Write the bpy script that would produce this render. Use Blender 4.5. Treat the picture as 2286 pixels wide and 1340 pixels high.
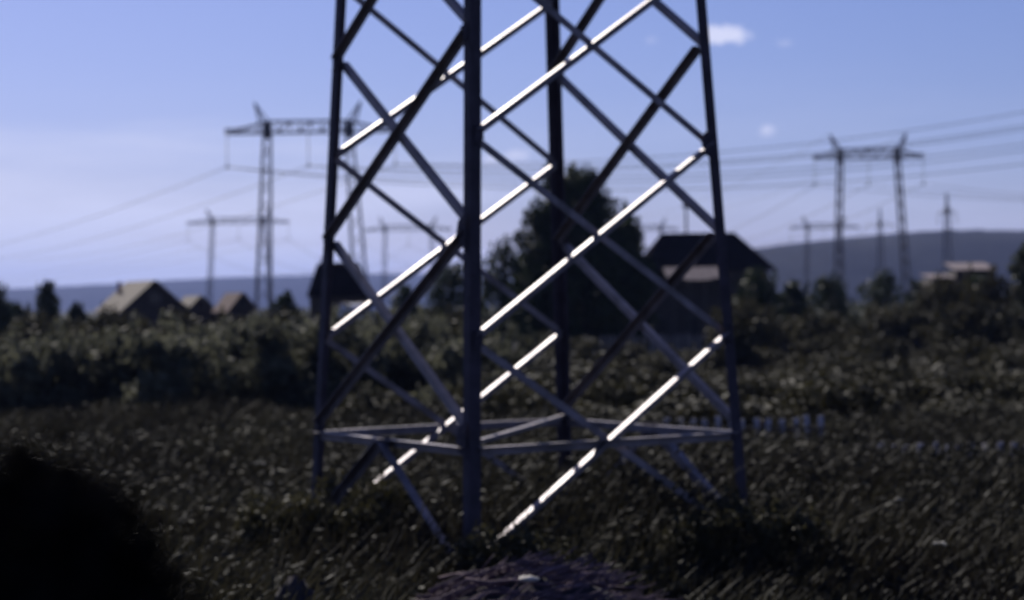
import bpy, math, random
import numpy as np
from mathutils import Vector, Matrix

random.seed(7)
RNG = np.random.default_rng(11)
scene = bpy.context.scene
COL = scene.collection
for o in list(bpy.data.objects):
    bpy.data.objects.remove(o)

# ------------------------------------------------------------------ camera
CAM_Z = 4.0
FPX = 4370.0                       # focal length in photograph pixels (2286 wide)
PITCH, ROLL = 0.0018, 0.0149
cam_d = bpy.data.cameras.new("camera")
cam_d.sensor_width = 36.0
cam_d.lens = FPX / 2286.0 * 36.0
cam_d.clip_start = 0.1
cam_d.clip_end = 30000.0
cam_d.dof.use_dof = True
cam_d.dof.focus_distance = 12.0
cam_d.dof.aperture_fstop = 1.35
cam = bpy.data.objects.new("camera", cam_d)
COL.objects.link(cam)
cp, sp, cr, sr = math.cos(PITCH), math.sin(PITCH), math.cos(ROLL), math.sin(ROLL)
FWD = Vector((0, cp, sp)); UP0 = Vector((0, -sp, cp)); R0 = Vector((1, 0, 0))
RIGHT = R0 * cr - UP0 * sr
UPV = R0 * sr + UP0 * cr
M = Matrix((RIGHT, UPV, -FWD)).transposed().to_4x4()
M.translation = Vector((0, 0, CAM_Z))
cam.matrix_world = M
scene.camera = cam
CAM = Vector((0, 0, CAM_Z))


def at(px, py, d):
    """point at depth d seen at photograph pixel (px, py)"""
    ix = (px - 1143) * cr - (py - 670) * sr
    iy = (px - 1143) * sr + (py - 670) * cr
    return CAM + FWD * d + R0 * (ix * d / FPX) - UP0 * (iy * d / FPX)


# ------------------------------------------------------------------ sky, sun, exposure
SUN = Vector((-0.31, 0.769, 0.559)).normalized()
world = bpy.data.worlds.new("World")
scene.world = world
world.use_nodes = True
nt = world.node_tree
nt.nodes.clear()


def N(tree, kind, **kw):
    n = tree.nodes.new(kind)
    for k, v in kw.items():
        setattr(n, k, v)
    return n


def mth(tree, op, a, b=None, c=None, clamp=False):
    n = tree.nodes.new("ShaderNodeMath")
    n.operation = op
    n.use_clamp = clamp
    for i, v in enumerate((a, b, c)):
        if v is None:
            continue
        if isinstance(v, (int, float)):
            n.inputs[i].default_value = v
        else:
            tree.links.new(v, n.inputs[i])
    return n.outputs[0]


sky = N(nt, "ShaderNodeTexSky", sky_type='NISHITA')
sky.sun_disc = False
sky.sun_elevation = math.asin(SUN.z)
sky.sun_rotation = math.atan2(SUN.x, SUN.y)
sky.altitude = 200
sky.air_density = 1.0
sky.dust_density = 0.5
sky.ozone_density = 3.0
tint = N(nt, "ShaderNodeMix", data_type='RGBA', blend_type='MULTIPLY')
tint.inputs[0].default_value = 1.0
nt.links.new(sky.outputs[0], tint.inputs[6])
tint.inputs[7].default_value = (0.90, 0.89, 1.36, 1)
geo = N(nt, "ShaderNodeTexCoord")
# thin cirrus veil low in the sky
mp = N(nt, "ShaderNodeMapping")
mp.inputs['Scale'].default_value = (4.0, 4.0, 30.0)
mp.inputs['Rotation'].default_value = (0.0, 0.06, 0.0)
nt.links.new(geo.outputs['Generated'], mp.inputs[0])
nz = N(nt, "ShaderNodeTexNoise")
nz.inputs['Scale'].default_value = 1.6
nz.inputs['Detail'].default_value = 6
nz.inputs['Roughness'].default_value = 0.55
nt.links.new(mp.outputs[0], nz.inputs['Vector'])
sep = N(nt, "ShaderNodeSeparateXYZ")
nt.links.new(geo.outputs['Generated'], sep.inputs[0])
low = mth(nt, 'MULTIPLY_ADD', sep.outputs[2], -7.0, 0.85, clamp=True)
veil = mth(nt, 'MULTIPLY_ADD', nz.outputs[0], 3.2, -1.35, clamp=True)
veil = mth(nt, 'MULTIPLY', mth(nt, 'MULTIPLY', veil, low), 0.4)
for (px, py, wx, wz, amp) in [(-350, 510, 0.32, 0.052, 1.1), (500, 590, 0.22, 0.042, 0.6), (2150, 470, 0.14, 0.020, 0.22)]:
    dvec = (at(px, py, 100) - CAM).normalized()
    sub = N(nt, "ShaderNodeVectorMath", operation='SUBTRACT')
    nt.links.new(geo.outputs['Generated'], sub.inputs[0])
    sub.inputs[1].default_value = dvec
    scl = N(nt, "ShaderNodeVectorMath", operation='MULTIPLY')
    nt.links.new(sub.outputs[0], scl.inputs[0])
    scl.inputs[1].default_value = (1 / wx, 1 / wx, 1 / wz)
    ln = N(nt, "ShaderNodeVectorMath", operation='LENGTH')
    nt.links.new(scl.outputs[0], ln.inputs[0])
    v = mth(nt, 'SUBTRACT', mth(nt, 'MULTIPLY_ADD', nz.outputs[0], 1.2, 0.45), ln.outputs['Value'], clamp=True)
    veil = mth(nt, 'ADD', veil, mth(nt, 'MULTIPLY', v, amp))
# a few small fair-weather clouds, each a ragged puff in its own direction
nz2 = N(nt, "ShaderNodeTexNoise")
nz2.inputs['Scale'].default_value = 75
nz2.inputs['Detail'].default_value = 7
nz2.inputs['Roughness'].default_value = 0.62
nt.links.new(geo.outputs['Generated'], nz2.inputs['Vector'])
total = None
for (px, py, wx, wz, amp) in [(1628, 82, 0.0165, 0.0062, 1.8), (1600, 70, 0.006, 0.004, 0.5), (1710, 290, 0.0068, 0.0042, 0.55),
                              (1150, 348, 0.0090, 0.0045, 0.6), (1095, 355, 0.0065, 0.0036, 0.55), (1450, 92, 0.0050, 0.0035, 0.3),
                              (1750, 98, 0.007, 0.003, 0.25), (2600, -250, 0.02, 0.008, 0.9), (-500, 120, 0.02, 0.007, 0.8)]:
    dvec = (at(px, py, 100) - CAM).normalized()
    sub = N(nt, "ShaderNodeVectorMath", operation='SUBTRACT')
    nt.links.new(geo.outputs['Generated'], sub.inputs[0])
    sub.inputs[1].default_value = dvec
    scl = N(nt, "ShaderNodeVectorMath", operation='MULTIPLY')
    nt.links.new(sub.outputs[0], scl.inputs[0])
    scl.inputs[1].default_value = (1 / wx, 1 / wx, 1 / wz)
    ln = N(nt, "ShaderNodeVectorMath", operation='LENGTH')
    nt.links.new(scl.outputs[0], ln.inputs[0])
    v = mth(nt, 'MULTIPLY_ADD', nz2.outputs[0], 2.4, -0.35)
    v = mth(nt, 'SUBTRACT', v, ln.outputs['Value'], clamp=True)
    v = mth(nt, 'MULTIPLY', v, amp * 1.5)
    total = v if total is None else mth(nt, 'ADD', total, v)
cloud = mth(nt, 'ADD', total, veil, clamp=True)
cmix = N(nt, "ShaderNodeMix", data_type='RGBA')
nt.links.new(cloud, cmix.inputs[0])
nt.links.new(tint.outputs[2], cmix.inputs[6])
cmix.inputs[7].default_value = (12.4, 13.0, 17.0, 1)
bg = N(nt, "ShaderNodeBackground")
bg.inputs[1].default_value = 0.058
nt.links.new(cmix.outputs[2], bg.inputs[0])
wo = N(nt, "ShaderNodeOutputWorld")
nt.links.new(bg.outputs[0], wo.inputs[0])

sun_d = bpy.data.lights.new("sun", 'SUN')
sun_d.energy = 5.0
sun_d.angle = math.radians(0.53)
sun_d.color = (1.0, 0.94, 0.86)
sun_o = bpy.data.objects.new("sun", sun_d)
sun_o.rotation_euler = (-SUN).to_track_quat('-Z', 'Y').to_euler()
sun_o.location = SUN * 60
COL.objects.link(sun_o)

vs = scene.view_settings
vs.view_transform = 'Standard'
vs.look = 'None'
vs.exposure = 0.0
vs.gamma = 1.0
vs.use_curve_mapping = False
scene.render.use_motion_blur = False
scene.cycles.volume_step_rate = 4.0
scene.cycles.max_bounces = 6
scene.cycles.volume_bounces = 0


# ------------------------------------------------------------------ materials
def material(name, base, rough=0.8, metal=0.0, var=0.25, scale=3.0, second=None, bump=0.0, coords='Object', spec=0.5,
             stretch=None, rough_var=0.0):
    m = bpy.data.materials.new(name)
    m.use_nodes = True
    t = m.node_tree
    b = t.nodes['Principled BSDF']
    b.inputs['Roughness'].default_value = rough
    b.inputs['Metallic'].default_value = metal
    b.inputs['Specular IOR Level'].default_value = spec
    tc = N(t, "ShaderNodeTexCoord")
    vec = tc.outputs[coords]
    if stretch:
        mpn = N(t, "ShaderNodeMapping")
        mpn.inputs['Scale'].default_value = stretch
        t.links.new(vec, mpn.inputs[0])
        vec = mpn.outputs[0]
    n1 = N(t, "ShaderNodeTexNoise")
    n1.inputs['Scale'].default_value = scale
    n1.inputs['Detail'].default_value = 6
    n1.inputs['Roughness'].default_value = 0.62
    t.links.new(vec, n1.inputs['Vector'])
    ramp = N(t, "ShaderNodeValToRGB")
    a = [c * (1 - var) for c in base]
    c2 = [c * (1 + var) for c in (second or base)]
    ramp.color_ramp.elements[0].position = 0.36
    ramp.color_ramp.elements[0].color = (*a, 1)
    ramp.color_ramp.elements[1].position = 0.66
    ramp.color_ramp.elements[1].color = (*c2, 1)
    t.links.new(n1.outputs[0], ramp.inputs[0])
    t.links.new(ramp.outputs[0], b.inputs['Base Color'])
    if rough_var:
        t.links.new(mth(t, 'MULTIPLY_ADD', n1.outputs[0], 2.5 * rough_var, rough - 1.25 * rough_var), b.inputs['Roughness'])
    if bump:
        bp = N(t, "ShaderNodeBump")
        bp.inputs['Strength'].default_value = bump
        t.links.new(n1.outputs[0], bp.inputs['Height'])
        t.links.new(bp.outputs[0], b.inputs['Normal'])
    return m


def leaf_material(name, base, second, trans=0.35, scale=0.7, spec=0.2, rough=0.65):
    """leaves: colour varies from clump to clump, some light passes through"""
    m = bpy.data.materials.new(name)
    m.use_nodes = True
    t = m.node_tree
    t.nodes.clear()
    g = N(t, "ShaderNodeNewGeometry")
    n1 = N(t, "ShaderNodeTexNoise")
    n1.inputs['Scale'].default_value = scale
    n1.inputs['Detail'].default_value = 4
    t.links.new(g.outputs['Position'], n1.inputs['Vector'])
    mix = mth(t, 'MULTIPLY_ADD', g.outputs['Random Per Island'], 0.45, mth(t, 'MULTIPLY_ADD', n1.outputs[0], 1.9, -0.72), clamp=True)
    cm = N(t, "ShaderNodeMix", data_type='RGBA')
    t.links.new(mix, cm.inputs[0])
    cm.inputs[6].default_value = (*base, 1)
    cm.inputs[7].default_value = (*second, 1)
    d = N(t, "ShaderNodeBsdfPrincipled")
    d.inputs['Roughness'].default_value = rough
    d.inputs['Specular IOR Level'].default_value = spec
    t.links.new(cm.outputs[2], d.inputs['Base Color'])
    tr = N(t, "ShaderNodeBsdfTranslucent")
    t.links.new(cm.outputs[2], tr.inputs[0])
    ms = N(t, "ShaderNodeMixShader")
    ms.inputs[0].default_value = trans
    t.links.new(d.outputs[0], ms.inputs[1])
    t.links.new(tr.outputs[0], ms.inputs[2])
    out = N(t, "ShaderNodeOutputMaterial")
    t.links.new(ms.outputs[0], out.inputs[0])
    return m


MAT = {
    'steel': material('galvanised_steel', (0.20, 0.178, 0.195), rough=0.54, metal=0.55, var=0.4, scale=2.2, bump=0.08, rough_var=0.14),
    'leg_steel': material('backlit_angle_steel', (0.045, 0.036, 0.052), rough=0.75, metal=0.2, var=0.3, scale=4.0, bump=0.05),  # backlit shade of the legs is put into this darker tone
    'pylon': material('pylon_steel', (0.16, 0.15, 0.16), rough=0.6, metal=0.5, var=0.2, scale=1.0),
    'insul': material('insulator_glass', (0.10, 0.12, 0.12), rough=0.3, var=0.1, scale=4.0),
    'wire': material('aluminium_conductor', (0.12, 0.12, 0.13), rough=0.6, metal=0.4, var=0.1, scale=0.5),
    'concrete': material('footing_concrete', (0.30, 0.29, 0.27), rough=0.9, var=0.2, scale=5.0, bump=0.2),
    'ground': material('meadow_soil', (0.036, 0.034, 0.022), second=(0.060, 0.062, 0.030), rough=1.0, var=0.35, scale=0.25, bump=0.4, spec=0.1),
    'hill': material('forest_hill', (0.014, 0.016, 0.018), second=(0.022, 0.024, 0.024), rough=1.0, var=0.3, scale=0.012, spec=0.05),
    'timber': material('weathered_timber', (0.085, 0.07, 0.062), rough=0.9, var=0.35, scale=6.0, bump=0.2, stretch=(1, 1, 0.12)),
    'log': material('dark_log_wall', (0.05, 0.038, 0.034), rough=0.9, var=0.35, scale=3.0, bump=0.2),
    'pale_wood': material('bleached_picket', (0.34, 0.27, 0.22), rough=0.9, var=0.35, scale=4.0, bump=0.15, stretch=(1, 1, 0.15)),
    'grey_board': material('sunlit_tone_fence_board', (0.48, 0.44, 0.47), rough=0.9, var=0.3, scale=4.0, bump=0.15, stretch=(1, 1, 0.15)),  # pale tone imitates sun catching the picket tops
    'roof_dark': material('tarred_roof', (0.012, 0.010, 0.013), rough=1.0, var=0.3, scale=1.5, bump=0.1, spec=0.0),
    'roof_tan': material('sun_bleached_board_roof', (0.16, 0.13, 0.10), rough=0.9, var=0.25, scale=2.0, bump=0.1),
    'roof_red': material('red_brown_roof', (0.11, 0.055, 0.05), rough=0.9, var=0.25, scale=2.0, bump=0.1),
    'roof_pale': material('pale_sheet_roof', (0.18, 0.135, 0.14), rough=0.85, var=0.2, scale=1.2),
    'white': material('white_film', (0.62, 0.60, 0.62), rough=0.5, var=0.12, scale=1.5),
    'frame': material('white_window_frame', (0.09, 0.08, 0.075), rough=0.8, var=0.1, scale=2.0),
    'glass': material('window_glass', (0.02, 0.02, 0.025), rough=0.08, var=0.1, scale=1.0),
    'brick': material('chimney_brick', (0.26, 0.12, 0.09), rough=0.9, var=0.2, scale=6.0),
    'bark': material('bark', (0.05, 0.04, 0.032), rough=0.95, var=0.35, scale=4.0, bump=0.3),
    'stick': material('dry_stick', (0.075, 0.046, 0.06), second=(0.16, 0.10, 0.12), rough=0.9, var=0.3, scale=2.0),
    'stone': material('pale_stone', (0.45, 0.41, 0.36), rough=0.85, var=0.2, scale=6.0, bump=0.25),
    'rock_dark': material('dark_boulder', (0.035, 0.03, 0.036), rough=0.95, var=0.3, scale=5.0, bump=0.3, spec=0.2),
    'leaf_tree': leaf_material('tree_leaves', (0.018, 0.026, 0.010), (0.045, 0.060, 0.020), 0.25),
    'leaf_bush': leaf_material('bush_leaves', (0.030, 0.032, 0.022), (0.18, 0.18, 0.125), 0.45, 0.3),
    'leaf_dull': leaf_material('dull_bush_leaves', (0.024, 0.022, 0.012), (0.066, 0.060, 0.028), 0.3, 0.45),
    'leaf_black': leaf_material('dark_stand_in_leaves', (0.006, 0.006, 0.006), (0.010, 0.009, 0.010), 0.05, spec=0.0, rough=1.0),
    'grass': leaf_material('tall_grass', (0.013, 0.011, 0.009), (0.050, 0.046, 0.028), 0.3, 0.3, spec=0.08),
    'weed': leaf_material('broad_weeds', (0.011, 0.010, 0.009), (0.036, 0.035, 0.023), 0.2, 0.3, spec=0.08),
    'umbel': material('pale_flower_heads', (0.42, 0.40, 0.34), rough=0.9, var=0.2, scale=9.0),
}


# ------------------------------------------------------------------ helpers
def props(o, label=None, cat=None, group=None, kind=None):
    if label: o['label'] = label
    if cat: o['category'] = cat
    if group: o['group'] = group
    if kind: o['kind'] = kind
    return o


def empty(name, loc, rz=0.0, label=None, cat=None, group=None):
    o = bpy.data.objects.new(name, None)
    o.location = loc
    o.rotation_euler = (0, 0, rz)
    o.empty_display_size = 0.3
    COL.objects.link(o)
    return props(o, label, cat, group)


class MB:
    """collects simple shapes into one mesh"""
    def __init__(self):
        self.v = []; self.f = []; self.smooth = []

    def add(self, vs_, fs, smooth=False):
        k = len(self.v)
        self.v += [tuple(p) for p in vs_]
        self.f += [tuple(i + k for i in f) for f in fs]
        self.smooth += [smooth] * len(fs)
        return self

    def hexa(self, p):
        """eight corners: bottom ring 0-3, top ring 4-7"""
        return self.add(p, [(3, 2, 1, 0), (4, 5, 6, 7), (0, 1, 5, 4), (1, 2, 6, 5), (2, 3, 7, 6), (3, 0, 4, 7)])

    def box(self, x0, x1, y0, y1, z0, z1):
        return self.hexa([(x0, y0, z0), (x1, y0, z0), (x1, y1, z0), (x0, y1, z0), (x0, y0, z1), (x1, y0, z1), (x1, y1, z1), (x0, y1, z1)])

    def prism(self, poly, axis, length):
        """poly: points (Vectors) swept along axis vector"""
        n = len(poly); ax = Vector(axis) * length
        a = [Vector(p) for p in poly]
        return self.add(a + [p + ax for p in a], [tuple(range(n - 1, -1, -1)), tuple(range(n, 2 * n))] +
                        [(i, (i + 1) % n, n + (i + 1) % n, n + i) for i in range(n)])

    def tube(self, pts, rad, seg=8, cap=True, smooth=True):
        pts = [Vector(p) for p in pts]
        rads = rad if isinstance(rad, (list, tuple)) else [rad] * len(pts)
        rings = []
        prev = None
        for i, p in enumerate(pts):
            d = (pts[min(i + 1, len(pts) - 1)] - pts[max(i - 1, 0)]).normalized()
            ref = prev if prev is not None else (Vector((0, 0, 1)) if abs(d.z) < 0.9 else Vector((1, 0, 0)))
            a = (ref - d * ref.dot(d)).normalized()
            prev = a
            b = d.cross(a)
            rings.append([p + (a * math.cos(2 * math.pi * k / seg) + b * math.sin(2 * math.pi * k / seg)) * rads[i] for k in range(seg)])
        k0 = len(self.v)
        for r in rings: self.v += [tuple(q) for q in r]
        for i in range(len(rings) - 1):
            for k in range(seg):
                self.f.append((k0 + i * seg + k, k0 + i * seg + (k + 1) % seg, k0 + (i + 1) * seg + (k + 1) % seg, k0 + (i + 1) * seg + k))
                self.smooth.append(smooth)
        if cap:
            self.f.append(tuple(k0 + k for k in range(seg - 1, -1, -1))); self.smooth.append(False)
            e = k0 + (len(rings) - 1) * seg
            self.f.append(tuple(e + k for k in range(seg))); self.smooth.append(False)
        return self

    def mesh(self, name, mat):
        me = bpy.data.meshes.new(name)
        me.from_pydata(self.v, [], self.f)
        me.polygons.foreach_set('use_smooth', self.smooth)
        me.materials.append(MAT[mat])
        me.update()
        return me

    def build(self, name, mat, parent=None, loc=None):
        o = bpy.data.objects.new(name, self.mesh(name, mat))
        COL.objects.link(o)
        if parent: o.parent = parent
        if loc is not None: o.location = loc
        return o


def np_mesh(name, verts, faces4, mat, parent=None, smooth=False):
    """mesh from numpy arrays of quads"""
    me = bpy.data.meshes.new(name)
    nf = len(faces4)
    me.vertices.add(len(verts)); me.loops.add(nf * 4); me.polygons.add(nf)
    me.vertices.foreach_set('co', verts.astype(np.float32).ravel())
    me.loops.foreach_set('vertex_index', faces4.astype(np.int32).ravel())
    me.polygons.foreach_set('loop_start', np.arange(0, nf * 4, 4, dtype=np.int32))
    me.polygons.foreach_set('use_smooth', np.full(nf, smooth))
    me.materials.append(MAT[mat])
    me.update(calc_edges=True); me.validate()
    o = bpy.data.objects.new(name, me)
    COL.objects.link(o)
    if parent: o.parent = parent
    return o


def leaf_arrays(centres, radii, n, size, rng, shell=0.55):
    """n leaf quads spread through ellipsoidal clumps"""
    k = len(centres)
    vol = np.array([r[0] * r[1] * r[2] for r in radii]) ** 0.7
    idx = rng.choice(k, n, p=vol / vol.sum())
    d = rng.normal(size=(n, 3)); d /= np.linalg.norm(d, axis=1)[:, None]
    rad = shell + (1 - shell) * rng.random(n) ** 0.6
    rad *= 1 + 0.16 * rng.normal(size=n)
    c = np.array(centres)[idx] + d * np.array(radii)[idx] * rad[:, None]
    nrm = d + 0.9 * rng.normal(size=(n, 3)); nrm /= np.linalg.norm(nrm, axis=1)[:, None]
    t = rng.normal(size=(n, 3)); t -= (t * nrm).sum(1)[:, None] * nrm; t /= np.linalg.norm(t, axis=1)[:, None]
    b = np.cross(nrm, t)
    s = size * (0.6 + 0.8 * rng.random(n))[:, None]
    q = np.stack([c - t * s, c - b * s * 0.55, c + t * s, c + b * s * 0.55], 1)
    return q.reshape(-1, 3), np.arange(n * 4).reshape(-1, 4)


# ------------------------------------------------------------------ ground and hills
def ground_height(x, y):
    return 0.10 * np.sin(x * 0.21 + 1.3) * np.cos(y * 0.13) + 0.06 * np.sin(x * 0.63 + y * 0.41)


g = MB()
xs = np.concatenate([[-9000, -4000, -1500, -500, -150, -80], np.linspace(-45, 45, 61), [80, 150, 500, 1500, 4000, 9000]])
ys = np.concatenate([[-3000, -800, -200, -60, -20], np.linspace(0, 110, 71), [140, 190, 300, 600, 1500, 3500, 12000]])
vv = []
for yy in ys:
    for xx in xs:
        fade = max(0.0, 1 - max(abs(xx) / 80, abs(yy - 50) / 100))
        vv.append((xx, yy, float(ground_height(xx, yy)) * fade))
ff = [(j * len(xs) + i, j * len(xs) + i + 1, (j + 1) * len(xs) + i + 1, (j + 1) * len(xs) + i) for j in range(len(ys) - 1) for i in range(len(xs) - 1)]
g.add(vv, ff, True)
props(g.build('ground', 'ground'), kind='structure', label='dark weedy field stretching back to the hills')


def hill(name, depth, prof, thick, label, seed):
    """a wooded ridge: crest heights given at photograph columns, falling to the plain in front and behind"""
    r = np.random.default_rng(seed)
    cols = np.linspace(prof[0][0], prof[-1][0], 150)
    py = np.interp(cols, [p[0] for p in prof], [p[1] for p in prof])
    rows = 13
    vs_ = []
    rough = np.convolve(r.normal(size=170), np.ones(5) / 5, 'same')[:150]
    for i, (c, y) in enumerate(zip(cols, py)):
        top = at(c, y, depth)
        h = top.z + rough[i] * depth * 0.00035
        for j in range(rows):
            s = j / (rows - 1)
            k = math.sin(math.pi * s) ** 0.8
            yy = depth + (s - 0.5) * thick
            vs_.append((top.x + (r.random() - .5) * 4, yy, max(-1.0, h * k * (1 + 0.05 * (r.random() - .5) * (j != rows // 2)) - 0.9)))
    fs = [(i * rows + j, (i + 1) * rows + j, (i + 1) * rows + j + 1, i * rows + j + 1) for i in range(149) for j in range(rows - 1)]
    m = MB().add(vs_, fs, True)
    return props(m.build(name, 'hill'), kind='structure', label=label)


hill('hill', 6800, [(-1500, 668), (-400, 652), (0, 645), (250, 634), (500, 618), (760, 612), (1000, 610), (1300, 600), (1700, 590), (2300, 570), (3600, 560)], 1500,
     'pale blue wooded ridge far behind the cottages', 1)
hill('hill', 2500, [(1250, 640), (1450, 590), (1600, 562), (1750, 545), (1900, 528), (2060, 515), (2300, 512), (2700, 506), (3600, 520)], 700,
     'dark blue wooded hill rising behind the portal pylons', 2)

# ------------------------------------------------------------------ lattice tower in the foreground
U = 2.0                                     # metres per fitted unit
TH = -1.0082
TC = Vector((0.0672 * U, 15.05 * U))
HALF, TAP = 1.155 * U, 0.0415
u2 = Vector((math.cos(TH), math.sin(TH))); v2 = Vector((-math.sin(TH), math.cos(TH)))
SG = {'A': (-1, -1), 'B': (1, -1), 'C': (-1, 1), 'D': (1, 1)}
tower = empty('lattice_tower', (TC.x, TC.y, 0), 0, 'big galvanised lattice tower with four legs and crossed braces in the near field', 'tower')
T0 = Vector((TC.x, TC.y, 0))


def leg_at(l, hu):
    """point on the axis of leg l, hu fitted units above the camera (tower coordinates)"""
    k = 1 - TAP * (hu + 1)
    p = u2 * (SG[l][0] * HALF * k) + v2 * (SG[l][1] * HALF * k)
    return Vector((p.x, p.y, CAM_Z + hu * U))


W, TK = 0.18, 0.022
TOPU = 5.6
for l in 'ABCD':
    # rolled angle: corner outwards, flanges along the two faces
    su, sv = SG[l]
    a = Vector((u2.x, u2.y, 0)) * -su; b = Vector((v2.x, v2.y, 0)) * -sv
    m = MB()
    prof = [Vector((0, 0, 0)), a * W, a * W + b * TK, a * TK + b * TK, a * TK + b * W, b * W]
    lo, hi = leg_at(l, -2.0 + 0.06), leg_at(l, TOPU)
    if su * sv < 0: prof = prof[::-1]
    n = len(prof)
    off = -(a + b) * W * 0.4
    m.add([lo + off + p for p in prof] + [hi + off + p for p in prof],
          [(i, (i + 1) % n, n + (i + 1) % n, n + i) for i in range(n)] + [tuple(range(n - 1, -1, -1)), tuple(range(n, 2 * n))])
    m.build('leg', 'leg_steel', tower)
    f = MB()
    base = leg_at(l, -2.0)
    f.hexa([base + Vector((dx, dy, -0.35)) for dx, dy in ((-.4, -.4), (.4, -.4), (.4, .4), (-.4, .4))] +
           [base + Vector((dx, dy, 0.2)) for dx, dy in ((-.25, -.25), (.25, -.25), (.25, .25), (-.25, .25))])
    f.build('footing', 'concrete', tower)
    sl = MB()                                # splice plates
    for hu in (-0.05, 2.9):
        c = leg_at(l, hu)
    
FACE = {'AC': (Vector((u2.x, u2.y, 0)) * -1), 'BD': Vector((u2.x, u2.y, 0)), 'AB': Vector((v2.x, v2.y, 0)) * -1, 'CD': Vector((v2.x, v2.y, 0))}


def brace(a, b, nrm, off, rad=0.056, name='brace', mat='steel', inset=0.05, fl=1):
    """one rolled steel angle: a flange lying in the face of the tower, the other standing out along its upper edge"""
    d = (b - a).normalized()
    a = a + d * inset + nrm * off; b = b - d * inset + nrm * off
    up = Vector((0, 0, 1)) if abs(d.z) < 0.95 else Vector((1, 0, 0))
    if abs(nrm.z) > .9:
        nrm = d.cross(up).normalized()
    nrm = nrm * fl
    up = nrm.cross(d).normalized()
    if up.z < 0: up = -up
    w = rad * 2.15; tk = 0.012
    prof = [(0, 0), (w, 0), (w, -tk), (tk + .012, -tk), (tk, -tk - .012), (tk, -w), (0, -w)]
    bow = Vector((random.uniform(-1, 1), random.uniform(-1, 1), random.uniform(-1, 1))) * 0.010
    m = MB(); n = len(prof); rings = []
    for t in (0, .25, .5, .75, 1):
        c = a.lerp(b, t) + bow * math.sin(math.pi * t) + up * w * .5
        rings.append([c + nrm * p[0] + up * p[1] for p in prof])
    if nrm.cross(up).dot(d) > 0:
        rings = [r[::-1] for r in rings]
    fs = [(k * n + i, k * n + (i + 1) % n, (k + 1) * n + (i + 1) % n, (k + 1) * n + i) for k in range(4) for i in range(n)]
    m.add([p for r in rings for p in r], fs + [tuple(range(n - 1, -1, -1)), tuple(range(4 * n, 5 * n))])
    for end, sg_ in ((a, 1), (b, -1)):        # bolt heads
        for q in (.10, .20):
            c = end + d * sg_ * q - up * w * .05
            m.tube([c + nrm * .002, c + nrm * (tk + .016)], .016, 6)
    return m.build(name, mat, tower)


def gusset(l, hu, face, size=0.20):
    """bolted plate where braces meet the leg"""
    nrm = FACE[face]
    other = {'AC': v2, 'BD': v2, 'AB': u2, 'CD': u2}[face]
    s = SG[l][1] if face in ('AC', 'BD') else SG[l][0]
    t = Vector((other.x, other.y, 0)) * -s
    c = leg_at(l, hu) + nrm * 0.095
    z = Vector((0, 0, 1))
    poly = [c - t * 0.02 + z * size, c + t * size * 0.75 + z * size * 0.6, c + t * size * 0.95, c + t * size * 0.75 - z * size * 0.6, c - t * 0.02 - z * size]
    m = MB().prism([p - nrm * 0.006 for p in poly], nrm, 0.012)
    for (ft, fz) in ((0.02, .12), (0.02, -.12), (.11, .05), (.11, -.05)):
        q = c + t * ft + z * fz
        m.tube([q, q + nrm * 0.03], 0.018, 6)
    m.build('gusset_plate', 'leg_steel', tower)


PL = [5.15, 3.87, 2.52, 1.175, -0.247, -1.78]
QL = [4.55, 3.25, 1.908, 0.50, -0.936]
RING = -1.0
for face, (l0, l1), lev in (('AC', 'AC', PL), ('BD', 'BD', PL), ('AB', 'AB', QL), ('CD', 'CD', QL)):
    nrm = FACE[face]
    for i in range(len(lev) - 1):
        hi, lo = lev[i], lev[i + 1]
        fl = 1 if face in ('BD', 'AB') else -1
        # flanges of the two members of each cross stand on opposite sides so that they clear each other
        brace(leg_at(l0, lo), leg_at(l1, hi), nrm, 0.03 * fl, fl=fl)          # rising to the right
        brace(leg_at(l0, hi), leg_at(l1, lo), nrm, -0.03 * fl, rad=0.050, fl=-fl)  # falling to the right
    for h in lev:
        for l in (l0, l1):
            gusset(l, h, face, 0.27 if (l, h) in (('B', 0.50), ('D', 1.175), ('B', -.936)) else 0.14)
# ring of horizontals and one plan diagonal, with short struts below it
for face in ('AC', 'BD', 'AB', 'CD'):
    a, b = leg_at(face[0], RING - 0.015), leg_at(face[1], RING - 0.015)
    brace(a, b, FACE[face], 0.03, rad=0.058, name='horizontal_bar')
    if face in ('AB', 'CD'):
        mid = (a + b) / 2
        for l in face:
            brace(mid, leg_at(l, -1.82), FACE[face], 0.13, rad=0.06, name='knee_brace')
        t = (b - a).normalized(); z = Vector((0, 0, 1))
        c = mid + FACE[face] * 0.10
        MB().prism([c - t * .2 + z * .1, c + t * .2 + z * .1, c + t * .12 - z * .2, c - t * .12 - z * .2], FACE[face], 0.014).build('gusset_plate', 'leg_steel', tower)
brace(leg_at('B', RING + 0.04), leg_at('C', RING + 0.04), Vector((0, 0, 1)), 0.0, rad=0.04, name='plan_diagonal')
for o in list(tower.children):
    o.matrix_parent_inverse = Matrix.Identity(4)


# ------------------------------------------------------------------ portal pylons of the far lines
def lattice_leg(m, a, b, w0, w1, panels=9, r=0.07):
    """four-chord tapering mast from a (bottom) to b (top)"""
    ca = [a + Vector((dx * w0, dy * w0, 0)) for dx, dy in ((-1, -1), (1, -1), (1, 1), (-1, 1))]
    cb = [b + Vector((dx * w1, dy * w1, 0)) for dx, dy in ((-1, -1), (1, -1), (1, 1), (-1, 1))]
    for p, q in zip(ca, cb): m.tube([p, q], r, 4, smooth=False)
    for i in range(panels):
        t0, t1 = i / panels, (i + 1) / panels
        for k in range(4):
            n = (k + 1) % 4
            p = ca[k].lerp(cb[k], t0); q = ca[n].lerp(cb[n], t1)
            m.tube([p, q], r * 0.6, 3, cap=False, smooth=False)


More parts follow.
